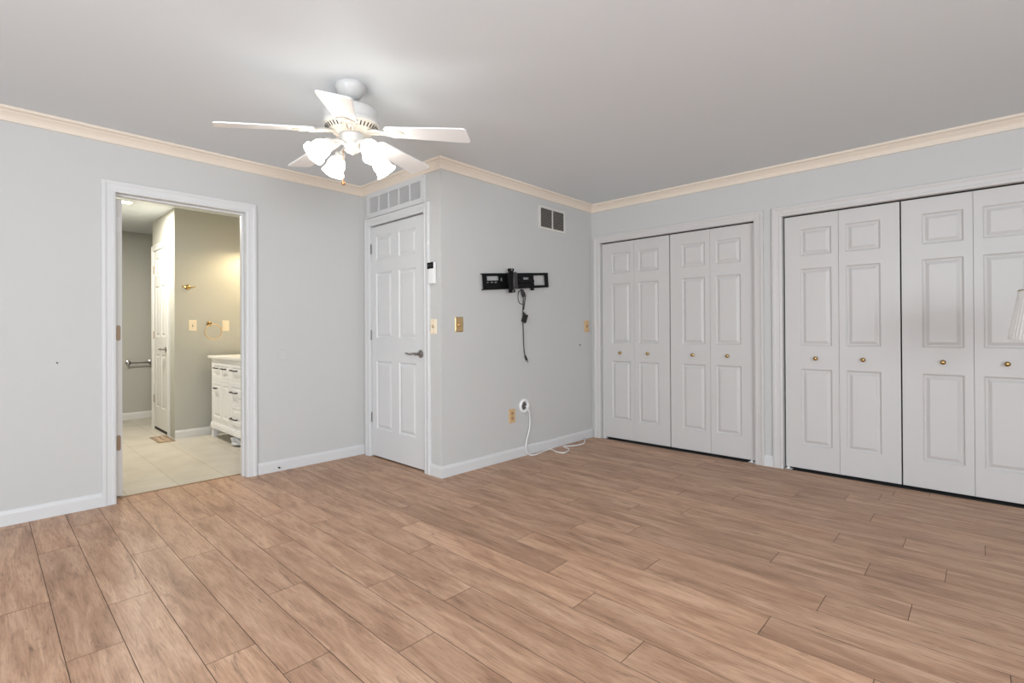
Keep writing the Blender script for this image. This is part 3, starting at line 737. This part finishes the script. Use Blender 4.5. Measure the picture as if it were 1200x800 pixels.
def front(name, a0, a1, z0, z1, pulls, dr=False):
    w, h = a1-a0, z1-z0
    k = .032 if min(w, h) > .2 else .024
    o = MB().door(w, h, .018, [(k, w-k, k, h-k)], lambda a, b_, d: (VX-.001+d, a0+a, z0+b_), .005).build(name, M_VAN, va)
    for (py, pz, pl_) in pulls:
        q = MB().tube([(VX-.002, py-pl_/2, pz), (VX-.024, py-pl_/2+.004, pz), (VX-.026, py, pz+.001), (VX-.024, py+pl_/2-.004, pz), (VX-.002, py+pl_/2, pz)], .0065, sub=5)
        q.build('pull', M_PULL, o, 50)
front('drawer', 5.737, 6.028, .647, .798, [(5.885, .748, .10)]); front('drawer', 5.497, 5.723, .647, .798, [(5.655, .747, .12)])
front('drawer', 5.117, 5.453, .647, .798, [(5.35, .745, .16)]); front('drawer', 5.117, 5.453, .432, .608, [(5.35, .53, .16)]); front('drawer', 5.117, 5.453, .202, .408, [(5.35, .27, .16)])
front('cabinet_door', 5.737, 6.028, .202, .608, [(5.90, .535, .07)]); front('cabinet_door', 5.497, 5.723, .202, .608, [])
front('cabinet_door', 4.832, 5.083, .202, .608, []); front('drawer', 4.832, 5.083, .647, .798, [(5.06, .74, .10)])
MB().box(VX-.022, VD+.004, VY0-.03, 6.115, .846, .874, .004).build('countertop', M_STONE, va)
MB().box(VD-.012, VD+.006, VY0-.03, 6.115, .874, .965, .003).build('backsplash', M_STONE, va)

t = MB(); t_ = thing('plastic_bag', (1.742, 5.37, 0), 'crumpled grey white plastic bag on the tile under the vanity', 'bag')
random.seed(5)
r = bmesh.ops.create_icosphere(t.bm, subdivisions=2, radius=1)
for vv in r['verts']:
    k = 1+.35*math.sin(vv.co.x*7+vv.co.y*5)*math.cos(vv.co.z*6)+random.uniform(-.38, .34)
    vv.co = Vector((1.742+vv.co.x*k*.045, 5.37+vv.co.y*k*.085, max(.001, .046+vv.co.z*k*.045)))
t.build('bag_body', M_PLAS, t_)

# towel ring
t = thing('towel_ring', (1.735, YB1, 1.22), 'brass towel ring on the beige bathroom wall between two switch plates', 'towel ring')
MB().lathe((1.728, YB1, 1.218), (0, -1, 0), [(0, 0), (.026, 0), (.026, .005), (.018, .012), (.011, .016), (.011, .04), (.015, .046), (.013, .056), (0, .058)], 24).build('post', M_KNOB, t, 40)
P = [(1.757+.082*math.sin(2*PI*k/40), YB1-.05-.006*math.cos(2*PI*k/40), 1.130+.082*math.cos(2*PI*k/40)) for k in range(41)]
MB().tube(P, .0048, sub=1).build('ring', M_BRASS, t, 60)
# robe hook
t = thing('robe_hook', (1.53, YB1, 1.612), 'brass double robe hook high on the beige bathroom wall', 'hook')
MB().lathe((1.525, YB1, 1.610), (0, -1, 0), [(0, 0), (.028, 0), (.028, .005), (.020, .012), (.010, .016), (.010, .03), (0, .034)], 24).build('rosette', M_KNOB, t, 40)
for s in (-1, 1): MB().tube([(1.525, YB1-.026, 1.610), (1.525+.028*s, YB1-.036, 1.606), (1.525+.052*s, YB1-.044, 1.612), (1.525+.058*s, YB1-.046, 1.624)], .007, sub=5).build('prong', M_KNOB, t, 50)
fB = lambda a, b_, d: (a, YB1-d, b_)
t, cx, cz = wall_plate('rocker_switch', 'ivory switch plate left of the towel ring', 'light switch', 'ivory plates by the towel ring', fB, 1.531, 1.607, 1.137, 1.257, M_IVORY)
toggle(t, fB, cx, cz, M_IVORY)
t, cx, cz = wall_plate('bathroom_outlet', 'ivory outlet plate right of the towel ring', 'outlet', 'ivory plates by the towel ring', fB, 1.858, 1.928, 1.136, 1.256, M_IVORY)
MB().box(cx-.017, cx+.017, YB1-.0085, YB1-.005, cz-.034, cz+.034, .001).build('socket', M_IVORY, t)
# towel bar on the far wall
t = thing('towel_bar', (1.43, YB3, .735), 'satin nickel towel bar on the grey wall at the bathroom far end', 'towel bar')
MB().cyl((1.30, YB3-.06, .735), (1.56, YB3-.06, .735), .009).build('bar', M_NICKEL, t, 40)
for x in (1.31, 1.55): MB().lathe((x, YB3, .735), (0, -1, 0), [(0, 0), (.030, 0), (.030, .006), (.014, .014), (.013, .05), (.018, .055), (.018, .07), (0, .074)], 20).build('post', M_NICKEL, t, 40)
# floor register
t = thing('floor_register', (1.31, 6.30, 0), 'brown metal floor register in the bathroom tile by the linen door', 'floor register')
MB().plate((1.236, 1.384, 6.10, 6.50), [(1.262, 1.302, 6.13, 6.47), (1.318, 1.358, 6.13, 6.47)], lambda a, b_, d: (a, b_, .001+d), .004).build('frame', M_REG, t)
MB().box(1.25, 1.37, 6.115, 6.485, .0002, .0009).build('duct', M_SLOT, t)
b = MB()
for k in range(18):
    y = 6.14+k*.0188
    for x in (1.282, 1.338): b.obox((x, y, .003), (1, 0, 0), (0, .7, .7), (0, -.7, .7), .02, .0045, .0008)
b.build('louver_bank', M_REG, t)
# recessed ceiling light
t = thing('recessed_light', (.99, 6.263, H), 'small round lit recessed light in the bathroom ceiling', 'ceiling light')
MB().lathe((.99, 6.263, H), (0, 0, -1), [(.062, 0), (.085, 0), (.084, .006), (.064, .008), (.062, 0)], 32).build('trim_ring', M_WHITEP, t, 40)
MB().lathe((.99, 6.263, H), (0, 0, -1), [(0, 0), (.0625, 0), (.0625, .003), (0, .003)], 32).build('lens', M_DOWN, t)
# vanity wall light: opaque downward shades
t = thing('vanity_light', (2.27, 5.62, 2.1), 'wall light with two downward shades above the vanity', 'wall light')
MB().box(2.25, 2.269, 5.25, 6.0, 2.07, 2.15, .004).build('back_plate', M_NICKEL, t)
for y in (5.35, 6.0-.06):
    MB().lathe((2.15, y, 2.14), (0, 0, -1), [(0, 0), (.03, 0), (.05, .03), (.062, .09), (.060, .09), (.048, .032), (.028, .004), (0, .004)], 28).tube([(2.25, y, 2.12), (2.18, y, 2.15), (2.15, y, 2.14)], .008).build('shade', M_NICKEL, t, 40)
    d = bpy.data.lights.new('vanity_bulb', 'POINT'); d.energy = 14; d.color = (1, .80, .50); d.shadow_soft_size = .02
    o = bpy.data.objects.new('vanity_bulb', d); COL.objects.link(o); o.location = Vector((2.15, y, 2.068))-t.location; o.parent = t
